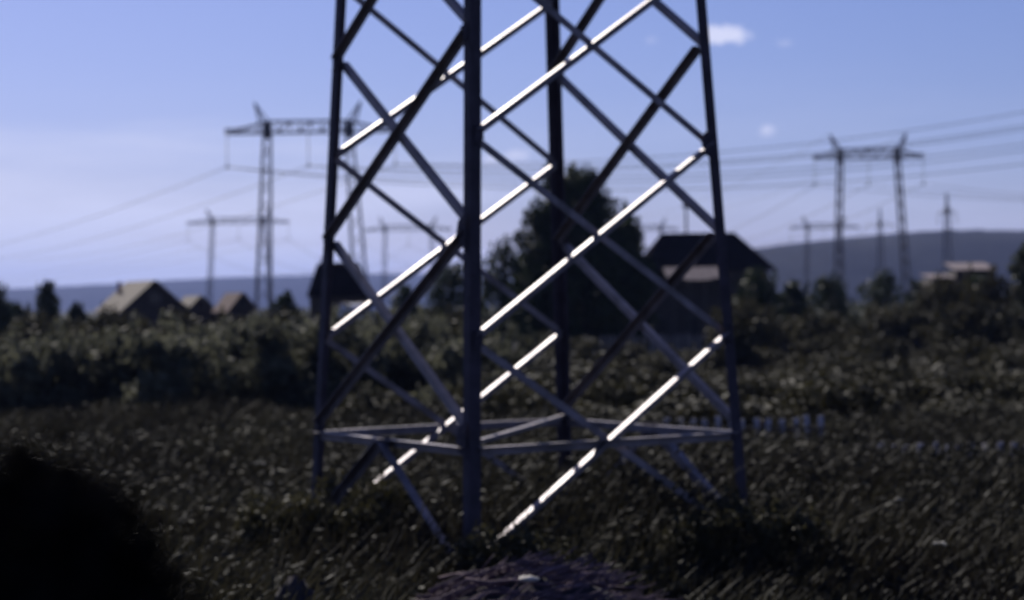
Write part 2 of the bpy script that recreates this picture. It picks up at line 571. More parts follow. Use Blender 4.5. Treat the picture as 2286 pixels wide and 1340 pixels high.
def insulator(parent, top, length, r=0.14):
    m = MB()
    pts = []; rr = []
    n = 11
    m.tube([top, top - Vector((0, 0, length))], 0.03, 5)
    for i in range(n):
        z = top.z - length * (0.08 + 0.84 * i / (n - 1))
        c = Vector((top.x, top.y, z))
        m.tube([c + Vector((0, 0, .07)), c, c - Vector((0, 0, .02))], [0.05, r, r * .8], 8)
    o = m.build('insulator_string', 'insul', parent)
    w = top - Vector((0, 0, length))
    MB().tube([w + Vector((0, 0, .25)), w, w - Vector((0, 0, .2))], [.08, .24, .10], 6).build('clamp', 'pylon', o)
    return w


def portal(px_l, px_r, py_top, d, arm_l, arm_r, base_l, base_r, label, ins_len=3.9, wide=True, rr=1.0, group='portal pylons of the far lines', splay=False):
    """H-shaped pylon: two lattice legs, truss crossarm, horns, three insulator strings. Returns clamp points (world)."""
    bl = at(base_l, 660, d); br = at(base_r, 660, d)
    root = empty('portal_pylon', (0.5 * (bl.x + br.x), d, 0), 0, label, 'pylon', group)
    O = root.location
    tl = at(px_l, py_top, d) - O; tr = at(px_r, py_top, d) - O
    h = 0.5 * (tl.z + tr.z); tl.z = tr.z = h
    r = 0.085 * rr
    w0, w1 = (0.95, 0.40) if wide else (0.5, 0.34)
    for (bx, t) in ((bl, tl), (br, tr)):
        m = MB()
        b0 = Vector((bx.x - O.x, 0, 0.0))
        lattice_leg(m, b0, t, w0, w1, 12, r)
        leg = m.build('leg', 'pylon', root)
        # solid head where the leg passes the crossarm
        hd = MB(); hd.box(t.x - .42, t.x + .42, -.42, .42, t.z - 1.4, t.z + .5); hd.build('leg_head', 'pylon', leg)
    xl = at(arm_l, py_top, d).x - O.x; xr = at(arm_r, py_top, d).x - O.x
    # crossarm truss, deeper between the legs
    m = MB()
    depth = 1.35
    segs = 16
    for yy in (-.55, .55):
        for zf in (0, 1):
            pts = []
            for i in range(segs + 1):
                x = xl + (xr - xl) * i / segs
                inside = min(1.0, max(0.35, min((x - xl) / max(.1, tl.x - xl), (xr - x) / max(.1, xr - tr.x))))
                pts.append(Vector((x, yy, h - 0.75 + zf * depth * inside)))
            m.tube(pts, r * 0.95, 4, smooth=False)
            if zf == 0: lowp = pts
            else: hip = pts
        for i in range(segs):
            m.tube([lowp[i], hip[i + 1]] if i % 2 else [hip[i], lowp[i + 1]], r * .7, 3, cap=False, smooth=False)
            m.tube([lowp[i], hip[i]], r * .6, 3, cap=False, smooth=False)
        if yy < 0: lf = lowp
        else:
            for i in range(segs): m.tube([lf[i], lowp[i + 1]], r * .6, 3, cap=False, smooth=False)
    m.build('crossarm', 'pylon', root)
    # horns for the earth wires, leaning outwards
    tips = []
    for t, sgn in ((tl, -1), (tr, 1)):
        m = MB()
        tip = Vector((t.x + sgn * 1.5, 0, h + 2.9))
        for dx, dy in ((-.35, -.3), (.35, -.3), (.35, .3), (-.35, .3)):
            m.tube([Vector((t.x + dx, dy, h + .3)), tip], r * .8, 4, smooth=False)
        m.tube([Vector((t.x + sgn * .9, 0, h + .4)), tip], r, 4, smooth=False)
        m.build('horn', 'pylon', root)
        tips.append(tip + O)
    cl = []
    for x in (xl + .15, 0.5 * (tl.x + tr.x), xr - .15):
        cl.append(insulator(root, Vector((x, 0, h - .75)), ins_len) + O)
    for l in root.children: l.matrix_parent_inverse = Matrix.Identity(4)
    return cl, tips


P1, P1t = portal(597, 778, 282, 230, 503, 884, 585, 812, 'tallest portal pylon on the left, half hidden by the lattice tower', rr=1.15)
P2, P2t = portal(475, 590, 492, 470, 418, 645, 464, 607, 'small distant portal pylon left of the tallest pylon, over the small cottages', rr=1.25, wide=False)
P3, P3t = portal(860, 962, 508, 520, 815, 1008, 856, 972, 'distant portal pylon seen inside the lattice tower, right of the mansard roofed shed', rr=1.25, wide=False)
P5, P5t = portal(1876, 2002, 342, 290, 1816, 2063, 1868, 2030, 'large dark portal pylon standing clear on the right', rr=1.25, wide=False)
P6, P6t = portal(1803, 1876, 504, 575, 1764, 1919, 1799, 1884, 'small distant portal pylon behind the left leg of the large right pylon', rr=1.3, wide=False)
P9, P9t = portal(1400, 1475, 508, 570, 1362, 1514, 1394, 1484, 'faint distant portal pylon between the tall tree and the hip roofed house', rr=1.2, wide=False)


def mast(px, py_top, d, arms, label):
    """slender single-column lattice pylon with short crossarms"""
    b = at(px, 655, d)
    root = empty('mast_pylon', (b.x, d, 0), 0, label, 'pylon', 'single column pylons in front of the right hill')
    top = at(px, py_top, d).z
    m = MB(); lattice_leg(m, Vector((0, 0, 0)), Vector((0, 0, top * .8)), 1.2, .45, 12, .10)
    m.build('column', 'pylon', root)
    m = MB(); lattice_leg(m, Vector((0, 0, top * .8)), Vector((0, 0, top)), .45, .10, 4, .09)
    m.build('peak', 'pylon', root)
    for pz, half in arms:
        z = at(px, pz, d).z
        for s in (-1, 1):
            a = MB()
            for dy in (-.4, .4):
                a.tube([Vector((s * .3, dy, z)), Vector((s * half, 0, z + .15))], .08, 4)
                a.tube([Vector((s * .3, dy, z + 1.3)), Vector((s * half, 0, z + .15))], .08, 4)
            ao = a.build('crossarm', 'pylon', root)
            insulator(ao, Vector((s * half, 0, z + .1)), 1.8, .12)
            MB().box(-.45, .45, -.45, .45, z - .2, z + 1.4).build('crossarm_root', 'pylon', root)


mast(1967, 466, 520, [(506, 4.2)], 'slender single column pylon between the legs of the large right pylon')
mast(2117, 432, 430, [(478, 2.0)], 'slender single column pylon right of the large right pylon')

# low pole behind the hip-roofed house
pb = at(1534, 660, 185)
pole = empty('utility_pole', (pb.x, 185, 0), 0, 'thin wooden pole with a round head rising behind the hip roofed house', 'pole')
ph = at(1534, 460, 185).z
MB().tube([(0, 0, 0), (0, 0, ph)], [.16, .11], 8).build('shaft', 'timber', pole)
MB().tube([(0, 0, ph - .3), (0, 0, ph - .1), (0, 0, ph + .25), (0, 0, ph + .4)], [.1, .34, .30, .08], 8).build('lamp_head', 'pylon', pole)


# ------------------------------------------------------------------ wires
def wire(a, b, sag, label, r=0.045, n=28):
    m = MB()
    pts = []
    for i in range(n + 1):
        t = i / n
        p = a.lerp(b, t)
        p.z -= sag * 4 * t * (1 - t)
        pts.append(p)
    o = pts[0].copy()
    m.tube([p - o for p in pts], r, 5)
    return props(m.build('overhead_wire', 'wire', None, o), label, 'wire', 'overhead wires')


def out(px, py, d):
    return at(px, py, d)


side = ['left', 'middle', 'right']
# tallest left pylon: wires fall away to the left
for i, (px, py, d) in enumerate([(-260, 640, 520), (-120, 645, 540), (40, 640, 560)]):
    wire(P1[i], out(px, py - 60, d), 3.0, f'faint wire falling left from the {side[i]} insulator string of the tallest left pylon')
# and run on to the right, past the tower, towards a pylon out of the picture
for k_, (src, py, sg_) in enumerate([(2, 116, 3.6), (2, 150, 4.0), (1, 165, 4.4), (1, 205, 4.6), (0, 225, 5.0), (0, 262, 5.2)]):
    wire(P1[src] + Vector((0, .4 * (k_ % 2), 0)), out(2900, py, 230), sg_, ['uppermost', 'second highest', 'third highest', 'fourth highest', 'fifth highest', 'sixth highest'][k_] +
         ' of the long wires fanning up to the right edge of the sky', r=0.05)
# large right pylon: back to the faint pylon, on to the right edge
for i in range(3):
    wire(P5[i], P9[i], 5.0, f'wire from the {side[i]} insulator string of the large right pylon back towards the house')
    wire(P5[i], out(2950 + 60 * i, 440, 250), 1.5, f'nearly level wire leaving the {side[i]} insulator string of the large right pylon to the right', r=0.038)
for i in range(2):
    wire(P5t[i], P9t[i], 3.0, ['left', 'right'][i] + ' earth wire from the large right pylon back towards the tall tree', r=0.03)
for i in range(3):
    wire(P2[i], out(-300 + 60 * i, 640, 900), 4, f'very faint wire going left from the {side[i]} string of the small pylon over the cottages')
    wire(P2[i], P3[i], 8, f'sagging wire joining the {side[i]} strings of the two small pylons left of the tree')
    wire(P6[i], P3[i], 16, f'distant wire joining the {side[i]} strings of the small pylons on both sides of the tree', r=0.04)


# ------------------------------------------------------------------ buildings
def window(root, x, y, z, w, h):
    """window on a wall facing -y"""
    fr = MB()
    for (x0, x1, z0, z1) in ((-w / 2 - .08, w / 2 + .08, h, h + .09), (-w / 2 - .08, w / 2 + .08, -.09, 0), (-w / 2 - .08, -w / 2, 0, h), (w / 2, w / 2 + .08, 0, h), (-.025, .025, 0, h)):
        fr.box(x + x0, x + x1, y - .06, y + .02, z + z0, z + z1)
    f = fr.build('window', 'frame', root)
    MB().box(x - w / 2, x + w / 2, y - .02, y + .01, z, z + h).build('pane', 'glass', f)


def gable_house(name, loc, rz, L, Wd, wall_h, roof_h, wallm, roofm, label, cat, eave=.35, chim=None, plank=0.0):
    """gable end (width Wd) faces -y, ridge runs along y for length L"""
    root = empty(name, loc, rz, label, cat)
    w = Wd / 2
    m = MB()
    m.prism([Vector((-w, 0, 0)), Vector((w, 0, 0)), Vector((w, 0, wall_h)), Vector((0, 0, wall_h + roof_h)), Vector((-w, 0, wall_h))], (0, 1, 0), L)
    m.build('wall', wallm, root)
    sl = math.hypot(w, roof_h)
    for s in (-1, 1):
        d = Vector((s * w, 0, -roof_h)).normalized(); n = Vector((s * roof_h, 0, w)).normalized()
        top = Vector((0, -eave, wall_h + roof_h)) + n * .03
        boards = max(5, int(L / .75)) if s < 0 else 1
        tot = L + 2 * eave
        ro = None
        for k in range(boards):
            y0 = tot * k / boards; y1 = tot * (k + 1) / boards - (.02 if boards > 1 else 0)
            e = d * (sl + eave + random.uniform(0, .08))
            a = top + Vector((0, y0, 0)) + n * random.uniform(0, .02)
            b = MB().hexa([a, a + e, a + e + Vector((0, y1 - y0, 0)), a + Vector((0, y1 - y0, 0)),
                           a + n * .07, a + e + n * .07, a + e + n * .07 + Vector((0, y1 - y0, 0)), a + n * .07 + Vector((0, y1 - y0, 0))])
            b.build('roof_panel', roofm, root)
    window(root, 0, 0, wall_h * .45, .9, 1.1)
    window(root, 0, 0, wall_h + roof_h * .25, .6, .6)
    if chim:
        cx_, cy_, cw, top = chim
        MB().box(cx_ - cw / 2, cx_ + cw / 2, cy_ - cw / 2, cy_ + cw / 2, wall_h, top).build('chimney', 'brick', root)
    return root


def place(px, d):
    p = at(px, 660, d)
    return (p.x, d, 0)


# cottage with the pale board roof on the left
d = 150
gable_house('cottage', place(345, d), math.radians(26), 7.5, 4.9, at(345, 690, d).z, at(345, 628, d).z - at(345, 690, d).z, 'log', 'roof_tan',
            'dark log cottage with a sunlit tan board roof at far left', 'cottage', chim=(-1.1, 6.2, .26, at(345, 626, d).z))
d = 165
gable_house('shed', place(448, d), math.radians(24), 4.5, 2.7, at(448, 697, d).z, at(448, 662, d).z - at(448, 697, d).z, 'log', 'roof_tan',
            'small dark shed with tan roof right beside the tan roofed cottage', 'shed')
d = 160
gable_house('shed', place(540, d), math.radians(30), 3.0, 2.2, at(540, 690, d).z, at(540, 655, d).z - at(540, 690, d).z, 'log', 'roof_red',
            'little shed with a red brown roof left of the tallest pylon foot', 'shed')

# dark mansard-roofed shed behind the left tower leg
d = 140
x, y, z = place(757, d)
root = empty('mansard_shed', (x, y, 0), math.radians(6), 'black mansard roofed shed standing against the sky behind the left tower leg', 'shed')
k = d / FPX
zb, zt = at(757, 662, d).z, at(757, 587, d).z
wb, wt = 73 * k, 50 * k
MB().box(-wb * .9, wb * .9, 0, 4.2, 0, zb).build('wall', 'log', root)
r_ = MB()
r_.hexa([(-wb, -.3, zb), (wb, -.3, zb), (wb, 4.5, zb), (-wb, 4.5, zb), (-wt, .6, zt - .25), (wt, .6, zt - .25), (wt, 3.6, zt - .25), (-wt, 3.6, zt - .25)])
rf = r_.build('lower_roof', 'roof_dark', root)
MB().add([(-wt, .6, zt - .25), (wt, .6, zt - .25), (wt, 3.6, zt - .25), (-wt, 3.6, zt - .25), (-wt * .9, 2.1, zt + .08), (wt * .9, 2.1, zt + .08)],
         [(0, 1, 5, 4), (2, 3, 4, 5), (1, 2, 5), (3, 0, 4)]).build('upper_roof', 'roof_dark', root)
MB().box(-wt * .75, -wt * .3, 2.4, 2.9, zt - .4, zt + .55).build('chimney', 'brick', root)
window(root, -.9, 0, 1.2, .8, 1.0)
window(root, .9, 0, 1.2, .8, 1.0)

# pale rounded greenhouse beside it
d = 125
x, y, z = place(768, d)
root = empty('greenhouse', (x, y, 0), math.radians(-50), 'small white rounded film greenhouse peeping over the shrubs below the black shed', 'greenhouse')
zt = at(768, 678, d).z
m = MB()
n = 14; R = 1.25; Ln = 2.6
ring = [Vector((R * math.cos(math.pi * i / n), 0, zt - R + R * math.sin(math.pi * i / n))) for i in range(n + 1)]
ring = [Vector((R, 0, 0))] + ring + [Vector((-R, 0, 0))]
q = len(ring)
m.add(ring + [p + Vector((0, Ln, 0)) for p in ring], [(i, i + 1, q + i + 1, q + i) for i in range(q - 1)], True)
m.build('film_cover', 'white', root)
for yy in (0, Ln / 2, Ln):
    MB().tube([p * 1.012 + Vector((0, yy, 0)) for p in ring], .035, 5).build('hoop', 'pale_wood', root)
MB().add(ring, [tuple(range(q))]).build('end_sheet', 'white', root)

# hip-roofed house on the right
d = 165
k = d / FPX
x, y, z = place(1582, d)
root = empty('hip_roof_house', (x, y, 0), math.radians(4), 'dark hip roofed house behind the right tower leg with a pale porch roof', 'house')
zr, ze = at(1580, 519, d).z, at(1590, 604, d).z
hw = 150 * k
MB().box(-hw * .9, hw * .9, 0, 8.2, 0, ze + .1).build('wall', 'log', root)
rl, rr_ = -90 * k, 84 * k
rt = MB()
rt.add([(-hw, -.5, ze), (hw * 1.02, -.5, ze), (hw * 1.02, 8.7, ze), (-hw, 8.7, ze), (rl, 4.1, zr), (rr_, 4.1, zr)], [(0, 1, 5, 4), (1, 2, 5), (2, 3, 4, 5), (3, 0, 4), (3, 2, 1, 0)])
roof = rt.build('roof', 'roof_dark', root)
MB().tube([(rl, 4.1, zr + .02), (rr_, 4.1, zr + .02)], .09, 6).build('ridge_cap', 'roof_dark', roof)
# porch with a pale sheet roof in separate sheets
zp = at(1545, 598, d).z; zq = at(1545, 628, d).z
px0 = -104 * k; px1 = 36 * k
ns = 7
for i in range(ns):
    a0 = px0 + (px1 - px0) * i / ns + .02; a1 = px0 + (px1 - px0) * (i + 1) / ns - .02
    lw = .55 + .45 * math.sin(math.pi * (i + .9) / (ns + .6))
    y1 = -.52 - 2.6 * lw; zz = zp + (zq - zp) * lw
    MB().hexa([(a0, y1, zz), (a1, y1, zz), (a1, -.52, zp), (a0, -.52, zp), (a0, y1, zz + .05), (a1, y1, zz + .05), (a1, -.52, zp + .05), (a0, -.52, zp + .05)]).build('porch_roof_sheet', 'roof_pale', root)
for i in range(4):
    xx = px0 + (px1 - px0) * (i + .5) / 4
    MB().box(xx - .07, xx + .07, -2.2, -2.06, 0, zq + .3).build('porch_post', 'timber', root)
for xx in (-4.0, -1.4, 1.4, 3.6):
    window(root, xx, 0, 1.3, .9, 1.3)
# small dark annexe left of the house
gable_house('shed', (x - hw - 1.2, d + 3, 0), math.radians(80), 4.0, 4.4, at(1445, 585, d).z, 1.6, 'log', 'roof_dark',
            'low dark lean shed tucked between the tall tree and the hip roofed house', 'shed')

# long low sheds far right
d = 150
for (pa, pb_, pyr, pye, dep, nm, lab) in ((2132, 2226, 587, 604, 150, 'shed', 'long low shed with a pale sheet roof near the right edge'),
                                          (2080, 2134, 612, 622, 138, 'shed', 'lower small shed with a pale roof just left of the long shed')):
    xa, xb = at(pa, pye, dep).x, at(pb_, pye, dep).x
    root = empty(nm, (0.5 * (xa + xb), dep, 0), 0, lab, 'shed')
    hw = .5 * (xb - xa); ze = at(pa, pye, dep).z; zr = at(pa, pyr, dep).z
    MB().box(-hw * .95, hw * .95, 0, 3.6, 0, ze).build('wall', 'log', root)
    for s in range(5):
        a0 = -hw + 2 * hw * s / 5; a1 = a0 + 2 * hw / 5 - .03
        MB().hexa([(a0, -.4, ze - .02), (a1, -.4, ze - .02), (a1, 4.0, zr), (a0, 4.0, zr), (a0, -.4, ze + .05), (a1, -.4, ze + .05), (a1, 4.0, zr + .07), (a0, 4.0, zr + .07)]).build('roof_sheet', 'roof_pale', root)
    MB().box(-.45, .45, -.05, .02, 0, 1.9).build('door', 'timber', root)


# ------------------------------------------------------------------ fences
def picket_fence(label, p0, p1, h, step, wd, mat, railmat='timber', jitter=.12, pointed=True, post_every=8, hide=0.0):
    a, b = Vector((p0[0], p0[1], 0)), Vector((p1[0], p1[1], 0))
    L = (b - a).length
    ang = math.atan2(b.y - a.y, b.x - a.x)
    root = empty('picket_fence', a, ang, label, 'fence', 'picket fences')
    meshes = []
    for j in range(4):
        hh = h * (1 + jitter * (random.random() - .5))
        m = MB()
        tip = .10 if pointed else 0.0
        m.prism([Vector((-wd / 2, 0, .05)), Vector((wd / 2, 0, .05)), Vector((wd / 2, 0, hh - tip)), Vector((0, 0, hh + .001)), Vector((-wd / 2, 0, hh - tip))] if pointed else
                [Vector((-wd / 2, 0, .05)), Vector((wd / 2, 0, .05)), Vector((wd / 2, 0, hh)), Vector((-wd / 2, 0, hh))], (0, 1, 0), .05)
        meshes.append(m.mesh('picket', mat))
    n = int(L / step)
    for i in range(n):
        if random.random() < hide: continue
        o = bpy.data.objects.new('picket', meshes[i % 4])
        o.location = ((i + .5) * step + random.uniform(-.03, .03), -.06, random.uniform(-.05, .05))
        o.rotation_euler = (0, random.uniform(-.05, .05), 0)
        o.parent = root
        COL.objects.link(o)
    for z in (h * .3, h * .78):
        MB().box(0, L, 0, .05, z - .04, z + .05).build('rail', railmat, root)
    for i in range(0, n + 1, post_every):
        x = min(L - .06, i * step)
        MB().box(x - .06, x + .06, .052, .17, 0, h * .95).build('post', railmat, root)
    return root


def gp(px, d):
    p = at(px, 660, d); return (p.x, d)


picket_fence('weathered picket fence in front of the tall tree and the hip roofed house', gp(1068, 128), gp(1580, 131), 1.75, .42, .17, 'pale_wood', hide=.12)
picket_fence('dark picket fence running right from the hip roofed house', gp(1640, 122), gp(2300, 118), 2.1, .5, .17, 'timber', hide=.15)
fh = at(1650, 934, 46).z
picket_fence('low fence of pale pickets half drowned in weeds just right of the tower', gp(1470, 46.5), gp(1842, 46), fh, .30, .13, 'grey_board', pointed=False, jitter=.05)
fh2 = at(2080, 990, 42).z
picket_fence('low fence of pale picket tops in the weeds at the lower right', gp(1890, 42), gp(2420, 41.6), fh2, .275, .12, 'grey_board', pointed=False, jitter=.05)


# ------------------------------------------------------------------ trees
def branch_points(base, tip, rng, n=5, wob=.08):
    L = (tip - base).length
    return [base.lerp(tip, i / n) + Vector(rng.normal(size=3) * wob * L * (0 < i < n)) for i in range(n + 1)]


def tree(name, loc, h, w, label, seed, leaves=7000, leaf=.2, spikes=6, mat='leaf_tree', cat='tree', trunk=.28, group=None, bottom=.18):
    rng = np.random.default_rng(seed)
    root = empty(name, loc, 0, label, cat, group)
    tm = MB()
    top = Vector((rng.normal() * .2, rng.normal() * .2, h * .9))
    pts = branch_points(Vector((0, 0, 0)), top, rng, 7, .012)
    tm.tube(pts, [trunk * (1 - .85 * i / 7) for i in range(8)], 8)
    cs, rs = [], []
    lm = MB()
    nl = 22
    for i in range(nl):
        t = bottom + (1 - bottom) * (i + .5) / nl
        ang = i * 2.4 + rng.normal() * .3
        prof = math.sin(math.pi * min(1, (t - bottom) / (1 - bottom) * .78 + .22)) ** .7
        r = w * .5 * prof * rng.uniform(.45, .85)
        c = Vector((math.cos(ang) * r, math.sin(ang) * r, h * t * .96))
        cr_ = w * .5 * rng.uniform(.34, .52) * (0.6 + .4 * prof)
        cs.append(tuple(c)); rs.append((cr_, cr_, cr_ * rng.uniform(.7, 1.2)))
        b0 = pts[min(6, int(t * 6))]
        lm.tube(branch_points(Vector(b0), c, rng, 4, .05), [trunk * .3, trunk * .24, trunk * .18, trunk * .1, trunk * .05], 5)
    for i in range(spikes):                 # ragged leading shoots
        ang = rng.uniform(0, 6.28); r = rng.uniform(0, .32) * w
        zz = h * rng.uniform(.86, 1.0)
        c = (math.cos(ang) * r, math.sin(ang) * r, zz)
        cs.append(c); rs.append((w * .05, w * .05, h * .085))
        lm.tube([Vector(pts[-2]), Vector(c)], [trunk * .14, trunk * .05], 4)
    tm.build('trunk', 'bark', root)
    lm.build('limbs', 'bark', root)
    v, f = leaf_arrays(cs, rs, leaves, leaf, rng, .45)
    np_mesh('crown', v, f, mat, root)
    return root


def tree_px(name, px, d, py_top, wpx, label, seed, **kw):
    p = at(px, py_top, d)
    return tree(name, (p.x, d, 0), p.z, wpx * d / FPX, label, seed, **kw)


tree_px('broadleaf_tree', 1298, 138, 388, 285, 'tall dense dark tree in the middle seen through the tower', 3, leaves=26000, leaf=.2, spikes=9, trunk=.34, bottom=.05)
tree_px('broadleaf_tree', 1208, 136, 455, 165, 'dark tree shouldering the tall middle tree on its left', 31, leaves=8000, leaf=.2, bottom=.05)
tree_px('broadleaf_tree', 1395, 142, 468, 130, 'dark tree shouldering the tall middle tree on its right', 33, leaves=8000, leaf=.2, bottom=.05)
tree_px('thin_tree', 1125, 132, 545, 150, 'lower loose leaved tree between the front tower leg and the tall tree', 4, leaves=3600, leaf=.17, bottom=.05)
tree_px('thin_tree', 1010, 150, 590, 170, 'low rounded tree behind the front tower leg', 5, leaves=4200, leaf=.18, bottom=.05)
tree_px('fir_tree', 106, 150, 628, 70, 'narrow pointed dark tree left of the tan roofed cottage', 6, leaves=2600, leaf=.16, bottom=.1)
tree_px('edge_tree', -8, 140, 640, 90, 'dark tree cut by the left edge of the picture', 8, leaves=3200, leaf=.18, bottom=.05)
tree_px('edge_tree', 2290, 128, 545, 120, 'dark tree cut by the right edge of the picture', 9, leaves=3400, leaf=.18, bottom=.05)
tree_px('fruit_tree', 1690, 135, 606, 150, 'rounded garden tree in front of the right end of the hip roofed house', 10, leaves=4200, leaf=.17, bottom=.05)
for i, (px, d, py, w) in enumerate([(905, 160, 640, 120), (640, 150, 655, 90), (1850, 150, 622, 150), (1975, 160, 612, 150), (2060, 145, 630, 110), (2180, 132, 622, 140), (1770, 140, 632, 100), (40, 160, 680, 90), (170, 155, 682, 80)]):
    where = ['behind the left half of the lattice tower', 'by the foot of the tallest left pylon', 'below the left leg of the large right pylon', 'below the right leg of the large right pylon',
             'left of the lower pale roofed shed', 'in front of the long pale roofed shed', 'right next to the rounded garden tree', 'low in the far left corner of the garden row', 'low between the pointed tree and the tan roofed cottage'][i]
    tree_px('garden_tree', px, d, py, w, 'low dark garden tree ' + where, 40 + i, leaves=3000, leaf=.17, bottom=.04, group='garden trees')


# ------------------------------------------------------------------ shrubs
def shrub_meshes(mat, seed, leaves, leaf=.11):
    rng = np.random.default_rng(seed)
    cs, rs = [], []
    for i in range(15):
        ang = i * 2.4; r = rng.uniform(.1, .42)
        z = rng.uniform(.15, .8)
        c = (math.cos(ang) * r, math.sin(ang) * r, z)
        q = rng.uniform(.14, .25)
        cs.append(c); rs.append((q, q, q * rng.uniform(.7, 1.1)))
    for i in range(6):
        cs.append((rng.uniform(-.35, .35), rng.uniform(-.35, .35), rng.uniform(.72, .98))); rs.append((.05, .05, .11))
    v, f = leaf_arrays(cs, rs, leaves, leaf / 3.0, rng, .4)
    o = np_mesh('foliage', v, f, mat)
    m = MB()
    for c in cs[:9]:
        m.tube(branch_points(Vector((0, 0, -.03)), Vector(c), rng, 3, .05), [.016, .013, .009, .004], 4)
    s = m.mesh('stems', 'bark')
    me = o.data
    bpy.data.objects.remove(o)
    return me, s


SH = {k: [shrub_meshes(k, 100 + 7 * j + hash_, 2600) for j in range(3)] for hash_, k in enumerate(('leaf_bush', 'leaf_dull'))}


def shrub(loc, w, h, kind, label, group, dark=False):
    root = empty('shrub', loc, random.uniform(0, 6.28), label, 'shrub', group)
    me, st = SH[kind][random.randrange(3)]
    for nm, data in (('foliage', me), ('stems', st)):
        o = bpy.data.objects.new(nm, data)
        o.parent = root
        o.scale = (w, w, h)
        COL.objects.link(o)
    return root


def ground_z(x, y):
    return 0.0


ORD = ['first', 'second', 'third', 'fourth', 'fifth', 'sixth', 'seventh', 'eighth', 'ninth', 'tenth', 'eleventh', 'twelfth', 'thirteenth', 'fourteenth', 'fifteenth',
       'sixteenth', 'seventeenth', 'eighteenth', 'nineteenth', 'twentieth', 'twenty-first', 'twenty-second', 'twenty-third', 'twenty-fourth', 'twenty-fifth', 'twenty-sixth']
# tall row behind the left half of the tower
for i in range(26):
    px = -60 + 1160 * (i + random.uniform(-.3, .3)) / 25
    d = random.uniform(66, 76)
    top = np.interp(px, [-60, 60, 180, 400, 720, 1040], [760, 740, 722, 705, 690, 700]) + random.uniform(-12, 26)
    p = at(px, top, d)
    shrub((p.x, d, 0), random.uniform(2.6, 4.0), p.z, 'leaf_bush', ORD[i] + ' shrub from the left in the tall sunlit thicket left of the tower', 'thicket shrubs left of the tower')
for i in range(20):
    px = 60 + 980 * (i + random.uniform(-.3, .3)) / 19
    d = random.uniform(80, 118)
    p = at(px, 698 + random.uniform(-14, 22), d)
    shrub((p.x, d, 0), random.uniform(3.0, 4.5), p.z, 'leaf_dull', ORD[i] + ' shrub from the left in the rows between thicket and cottages', 'garden shrubs before the cottages')
# lower rows on the right
for i in range(84):
    px = 1050 + 1290 * random.random()
    d = random.uniform(50, 112)
    top = np.interp(d, [54, 85, 112], [862, 785, 750]) + random.uniform(-30, 26)
    p = at(px, top, d)
    shrub((p.x, d, 0), random.uniform(2.4, 4.2), p.z, 'leaf_dull', 'low dull shrub in the garden plots right of the front tower leg', 'low shrubs right of the tower')
for i in range(16):
    px = 1620 + 720 * (i + random.uniform(-.3, .3)) / 15
    d = random.uniform(100, 128)
    p = at(px, random.uniform(655, 715), d)
    shrub((p.x, d, 0), random.uniform(2.6, 4.2), p.z, 'leaf_dull', ORD[i] + ' tall dark shrub from the hip roofed house along the dark fence', 'tall shrubs on the right')
for (px, d, top, w, lab) in ((2090, 124, 618, 3.2, 'dark shrub hiding the wall of the lower pale roofed shed'),
                             (2150, 126, 603, 3.0, 'dark shrub hiding the left end of the long pale roofed shed'),
                             (2215, 124, 600, 3.4, 'dark shrub hiding the right end of the long pale roofed shed'),
                             (1858, 47, 928, .95, 'narrow dark shrub standing in the gap between the two low board fences'),
                             (1010, 52, 905, 2.4, 'dark shrub beside the front tower leg'),
                             (820, 58, 860, 2.6, 'dark shrub behind the left tower leg')):
    p = at(px, top, d)
    shrub((p.x, d, 0), w, p.z, 'leaf_dull', lab, None)

# rank weeds that have grown up round the tower feet
for (px, d, top, w, lab) in ((1105, 25.6, 1178, 1.0, 'bushy weed growing right against the front tower leg'),
                             (1170, 25.3, 1165, 1.1, 'bushy weed hiding the foot of the lowest bright brace'),
                             (1250, 25.2, 1195, 1.0, 'bushy weed right of the lowest bright brace'),
                             (690, 28.6, 1075, 1.3, 'bushy weed hiding the foot of the left tower leg'),
                             (775, 28.2, 1105, 1.2, 'bushy weed right of the left tower leg foot'),
                             (812, 30.3, 1042, 1.2, 'bushy weed inside the tower left of the knee brace'),
                             (900, 30.0, 1050, 1.1, 'bushy weed inside the tower right of the knee brace'),
                             (745, 30.6, 1060, 1.1, 'bushy weed inside the tower just behind the left leg'),
                             (620, 28.4, 1110, 1.3, 'bushy weed left of the left tower leg foot'),
                             (1640, 27.4, 1098, 1.2, 'bushy weed hiding the foot of the right tower leg'),
                             (1560, 27.2, 1120, 1.2, 'bushy weed left of the right tower leg foot'),
                             (1735, 27.6, 1125, 1.3, 'bushy weed right of the right tower leg foot')):
    p = at(px, top, d)
    o = shrub((p.x, d, 0), w, p.z, 'leaf_dull', lab, 'bushy weeds round the tower feet')
    o.name = 'bushy_weed'

# ------------------------------------------------------------------ meadow
def patch(x, y, s=1.0):
    return 0.5 + 0.25 * np.sin(x * .55 * s + 1.7 * np.sin(y * .23 * s)) + 0.25 * np.sin(y * .47 * s + 1.3 * np.sin(x * .37 * s + 2.0))


HEAP_X = at(1210, 1330, 23.6).x


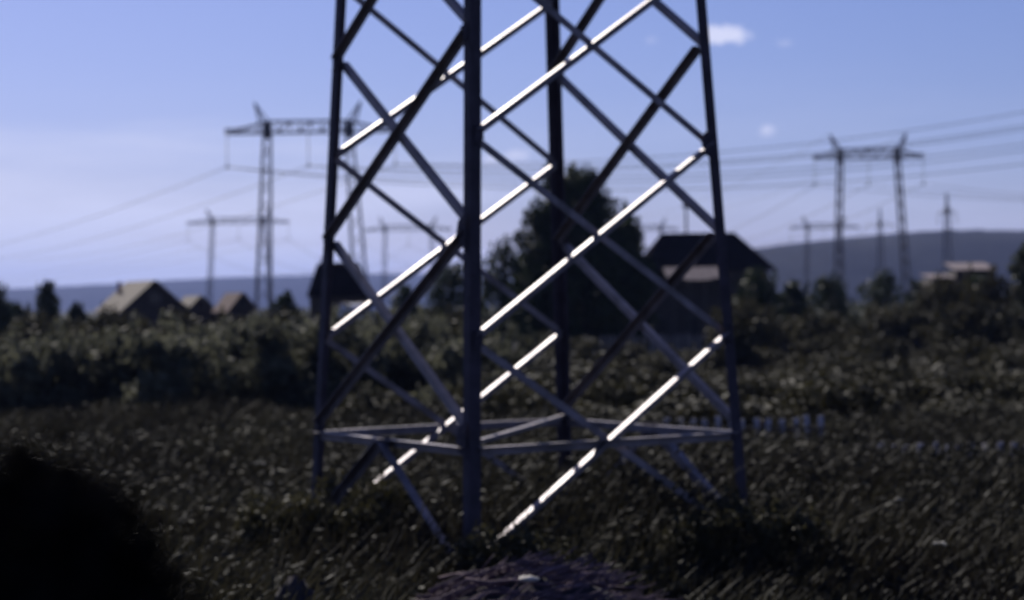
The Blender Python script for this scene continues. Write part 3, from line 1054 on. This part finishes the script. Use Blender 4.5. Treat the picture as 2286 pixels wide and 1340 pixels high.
def grass_field(name, n, d0, d1, hmin, hmax, width, mat, label, seed, leaf=False, lean=.35):
    rng = np.random.default_rng(seed)
    y = d0 + (d1 - d0) * rng.random(n * 2) ** 0.8
    x = (rng.random(n * 2) * 2 - 1) * (y * .285 + 3.0)
    keep = rng.random(n * 2) < (.25 + .75 * patch(x, y, 1.3))
    keep &= ~((np.abs(x - HEAP_X) < 1.75) & (y > 19.5) & (y < 24.6))      # the brushwood heap smothers the growth here
    x, y = x[keep][:n], y[keep][:n]
    n = len(x)
    z = ground_height(x, y) * np.maximum(0, 1 - np.maximum(np.abs(x) / 80, np.abs(y - 50) / 100))
    h = (hmin + (hmax - hmin) * patch(x + 4, y - 9, .8)) * (0.55 + .6 * rng.random(n))
    ang = rng.random(n) * 2 * np.pi
    lx = h * (lean + .28 * rng.normal(size=n)); ly = h * .28 * rng.normal(size=n)
    wx, wy = np.cos(ang), np.sin(ang)
    w = width * (.6 + .8 * rng.random(n))
    if not leaf:
        b = np.stack([x, y, z - .03], 1)
        side = np.stack([wx * w, wy * w, np.zeros(n)], 1)
        mid = b + np.stack([lx * .38, ly * .38, h * .6], 1)
        tip = b + np.stack([lx, ly, h * (1 - .12 * rng.random(n))], 1)
        v = np.stack([b - side * .5, b + side * .5, mid + side * .45, mid - side * .45, tip + side * .08, tip - side * .08], 1).reshape(-1, 3)
        k = np.arange(n)[:, None] * 6
        f = np.concatenate([k + np.array([0, 1, 2, 3]), k + np.array([3, 2, 4, 5])])
    else:                                   # broad leaves carried at different heights
        c = np.stack([x + lx, y + ly, z + h * (.25 + .75 * rng.random(n))], 1)
        t = np.stack([.8 + .4 * rng.normal(size=n), .5 * rng.normal(size=n), .45 * rng.normal(size=n) + .35], 1); t /= np.linalg.norm(t, axis=1)[:, None]
        s2 = rng.normal(size=(n, 3)); s2 -= (s2 * t).sum(1)[:, None] * t; s2 /= np.linalg.norm(s2, axis=1)[:, None]
        w = w[:, None]
        v = np.stack([c - t * w, c - s2 * w * .42, c + t * w, c + s2 * w * .42], 1).reshape(-1, 3)
        f = np.arange(n)[:, None] * 4 + np.array([0, 1, 2, 3])
    return props(np_mesh(name, v, f, mat), label, 'grass' if not leaf else 'weeds', kind='stuff')


grass_field('tall_grass', 120000, 14, 78, .45, 1.15, .045, 'grass', 'tall uncut grass all over the field around the tower', 21)
grass_field('broad_weeds', 170000, 14, 70, .35, 1.1, .062, 'weed', 'rank broad leaved weeds standing in the grass', 22, leaf=True)
grass_field('far_grass', 50000, 70, 135, .4, .9, .12, 'grass', 'rough grass in the plots behind the tower', 23)
grass_field('tall_weeds', 90000, 27.6, 47, .85, 1.6, .07, 'weed', 'dense high weeds growing up round the feet of the tower', 24, leaf=True)
grass_field('seeding_grass', 30000, 26.5, 47, .9, 1.6, .03, 'grass', 'high seeding grass stalks among the weeds by the tower', 25, lean=.3)
# pale umbels scattered in the weeds
rng = np.random.default_rng(77)
m = MB()
for i in range(16):
    y = rng.uniform(24, 48); x = rng.uniform(-1, 1) * y * .26
    h = rng.uniform(.7, 1.0)
    c = Vector((x, y, h))
    for q in range(5):
        e = c + Vector((rng.normal() * .06, rng.normal() * .06, rng.uniform(0, .04)))
        m.tube([e, e + Vector((0, 0, .025))], [.012, .03], 6)
props(m.build('flowering_weeds', 'umbel'), 'pale flat flower heads scattered over the weeds', 'weeds', kind='stuff')

# ------------------------------------------------------------------ heap of dry branches, stones, near dark stand-in
hc = at(1180, 1330, 23.6)
heap = empty('brushwood_heap', (hc.x, 23.6, 0), 0, 'purple brown heap of dry branches at the bottom edge below the tower', 'heap')
hz = at(1180, 1258, 23.6).z
core = MB()
nr, ns2 = 7, 20
cv = [Vector((0, 0, hz * .86))]
for j in range(1, nr + 1):
    for i in range(ns2):
        a = 2 * math.pi * i / ns2; t = j / nr
        r = t * (1 + .1 * math.sin(3 * a + 1))
        cv.append(Vector((1.75 * r * math.cos(a), 1.2 * r * math.sin(a), hz * .86 * (1 - t ** 1.7) + .03 * math.sin(5 * a + 7 * t))))
cf = [(0, 1 + i, 1 + (i + 1) % ns2) for i in range(ns2)]
for j in range(nr - 1):
    for i in range(ns2):
        a, b = 1 + j * ns2 + i, 1 + j * ns2 + (i + 1) % ns2
        cf.append((a, a + ns2, b + ns2, b))
core.add(cv, cf, True)
core.build('earth_core', 'rock_dark', heap)
stick_meshes = []
for j in range(6):
    L = random.uniform(.7, 1.5)
    m = MB(); rg = np.random.default_rng(300 + j)
    m.tube(branch_points(Vector((-L / 2, 0, 0)), Vector((L / 2, 0, random.uniform(-.05, .1))), rg, 4, .03), [.022, .02, .018, .014, .007], 6)
    m.tube([Vector((L * .1, 0, .01)), Vector((L * .38, .1, .1))], [.012, .005], 4)
    stick_meshes.append(m.mesh('branch', 'stick'))
for i in range(170):
    a = random.uniform(0, 6.28); t = math.sqrt(random.random())
    o = bpy.data.objects.new('branch', stick_meshes[i % 6])
    o.location = (1.7 * t * math.cos(a), 1.15 * t * math.sin(a), hz * .87 * (1 - t ** 1.7) + random.uniform(.02, .10))
    o.rotation_euler = (random.uniform(-.3, .3), -.18 + random.uniform(-.22, .22) + .25 * t * math.cos(a), random.uniform(-.5, .5))
    o.parent = heap
    COL.objects.link(o)


def boulder(px, py, d, rx, ry, rz, mat, label, seed, cat='stone', name='stone', base=None):
    p = at(px, py, d)
    rg = np.random.default_rng(seed)
    m = MB(); v = []; n, q = 9, 14
    for j in range(n + 1):
        ph = math.pi * j / n
        for i in range(q):
            a = 2 * math.pi * i / q
            k = 1 + .10 * math.sin(2 * a + seed) + .07 * math.sin(3 * ph + a * 3 + seed) + .03 * rg.normal()
            v.append((rx * k * math.sin(ph) * math.cos(a), ry * k * math.sin(ph) * math.sin(a), rz * (1 + math.cos(ph)) * k - .05))
    f = [(j * q + i, (j + 1) * q + i, (j + 1) * q + (i + 1) % q, j * q + (i + 1) % q) for j in range(n) for i in range(q)]
    m.add(v, f, True)
    return props(m.build(name, mat, None, (p.x, d, p.z - 2 * rz if base is None else base)), label, cat)


boulder(1180, 1276, 22.9, .13, .09, .035, 'stone', 'small pale sunlit stone lying on the brushwood heap', 4)
boulder(655, 1292, 22.8, .46, .4, .46, 'rock_dark', 'dark rounded boulder at the bottom edge left of the brushwood heap', 5, 'boulder', 'boulder', base=-.1)

nd = 3.0  # leafy stand-in added for a blurred dark shape, likely the train interior
p = at(-20, 1405, nd)
root = empty('near_dark_stand_in', (p.x, nd, 0), 0, 'big dark rounded leafy stand-in for an unclear dark shape close to the camera in the lower left corner', 'shrub')
rg = np.random.default_rng(5)
c0 = at(-25, 1465, nd)
RB = 0.255
cs = [(0.0, 0.0, c0.z)]; rs = [(RB, RB, RB)]
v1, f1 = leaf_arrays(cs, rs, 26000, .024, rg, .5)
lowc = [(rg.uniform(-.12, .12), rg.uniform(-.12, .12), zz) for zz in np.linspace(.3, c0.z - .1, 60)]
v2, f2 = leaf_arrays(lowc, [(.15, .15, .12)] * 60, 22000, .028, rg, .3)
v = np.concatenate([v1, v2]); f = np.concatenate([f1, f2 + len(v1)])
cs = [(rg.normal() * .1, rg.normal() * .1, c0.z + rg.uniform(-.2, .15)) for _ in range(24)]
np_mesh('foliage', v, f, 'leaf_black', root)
m = MB()
for c in cs[:40]:
    m.tube(branch_points(Vector((0, 0, -.05)), Vector(c), rg, 4, .04), [.03, .025, .02, .012, .005], 5)
m.build('stems', 'bark', root)

# ------------------------------------------------------------------ air
hb = MB().box(-9500, 9500, -3500, 12500, -2.5, 260)
hm = bpy.data.materials.new('haze')
hm.use_nodes = True
t = hm.node_tree
t.nodes.clear()
pv = N(t, "ShaderNodeVolumePrincipled")
pv.inputs['Color'].default_value = (0.36, 0.48, 1.0, 1)
pv.inputs['Density'].default_value = 0.00007
pv.inputs['Anisotropy'].default_value = 0.2
ho = N(t, "ShaderNodeOutputMaterial")
t.links.new(pv.outputs[0], ho.inputs['Volume'])
MAT['haze'] = hm
props(hb.build('haze', 'haze'), 'thin summer haze over the whole plain', 'haze', kind='stuff')
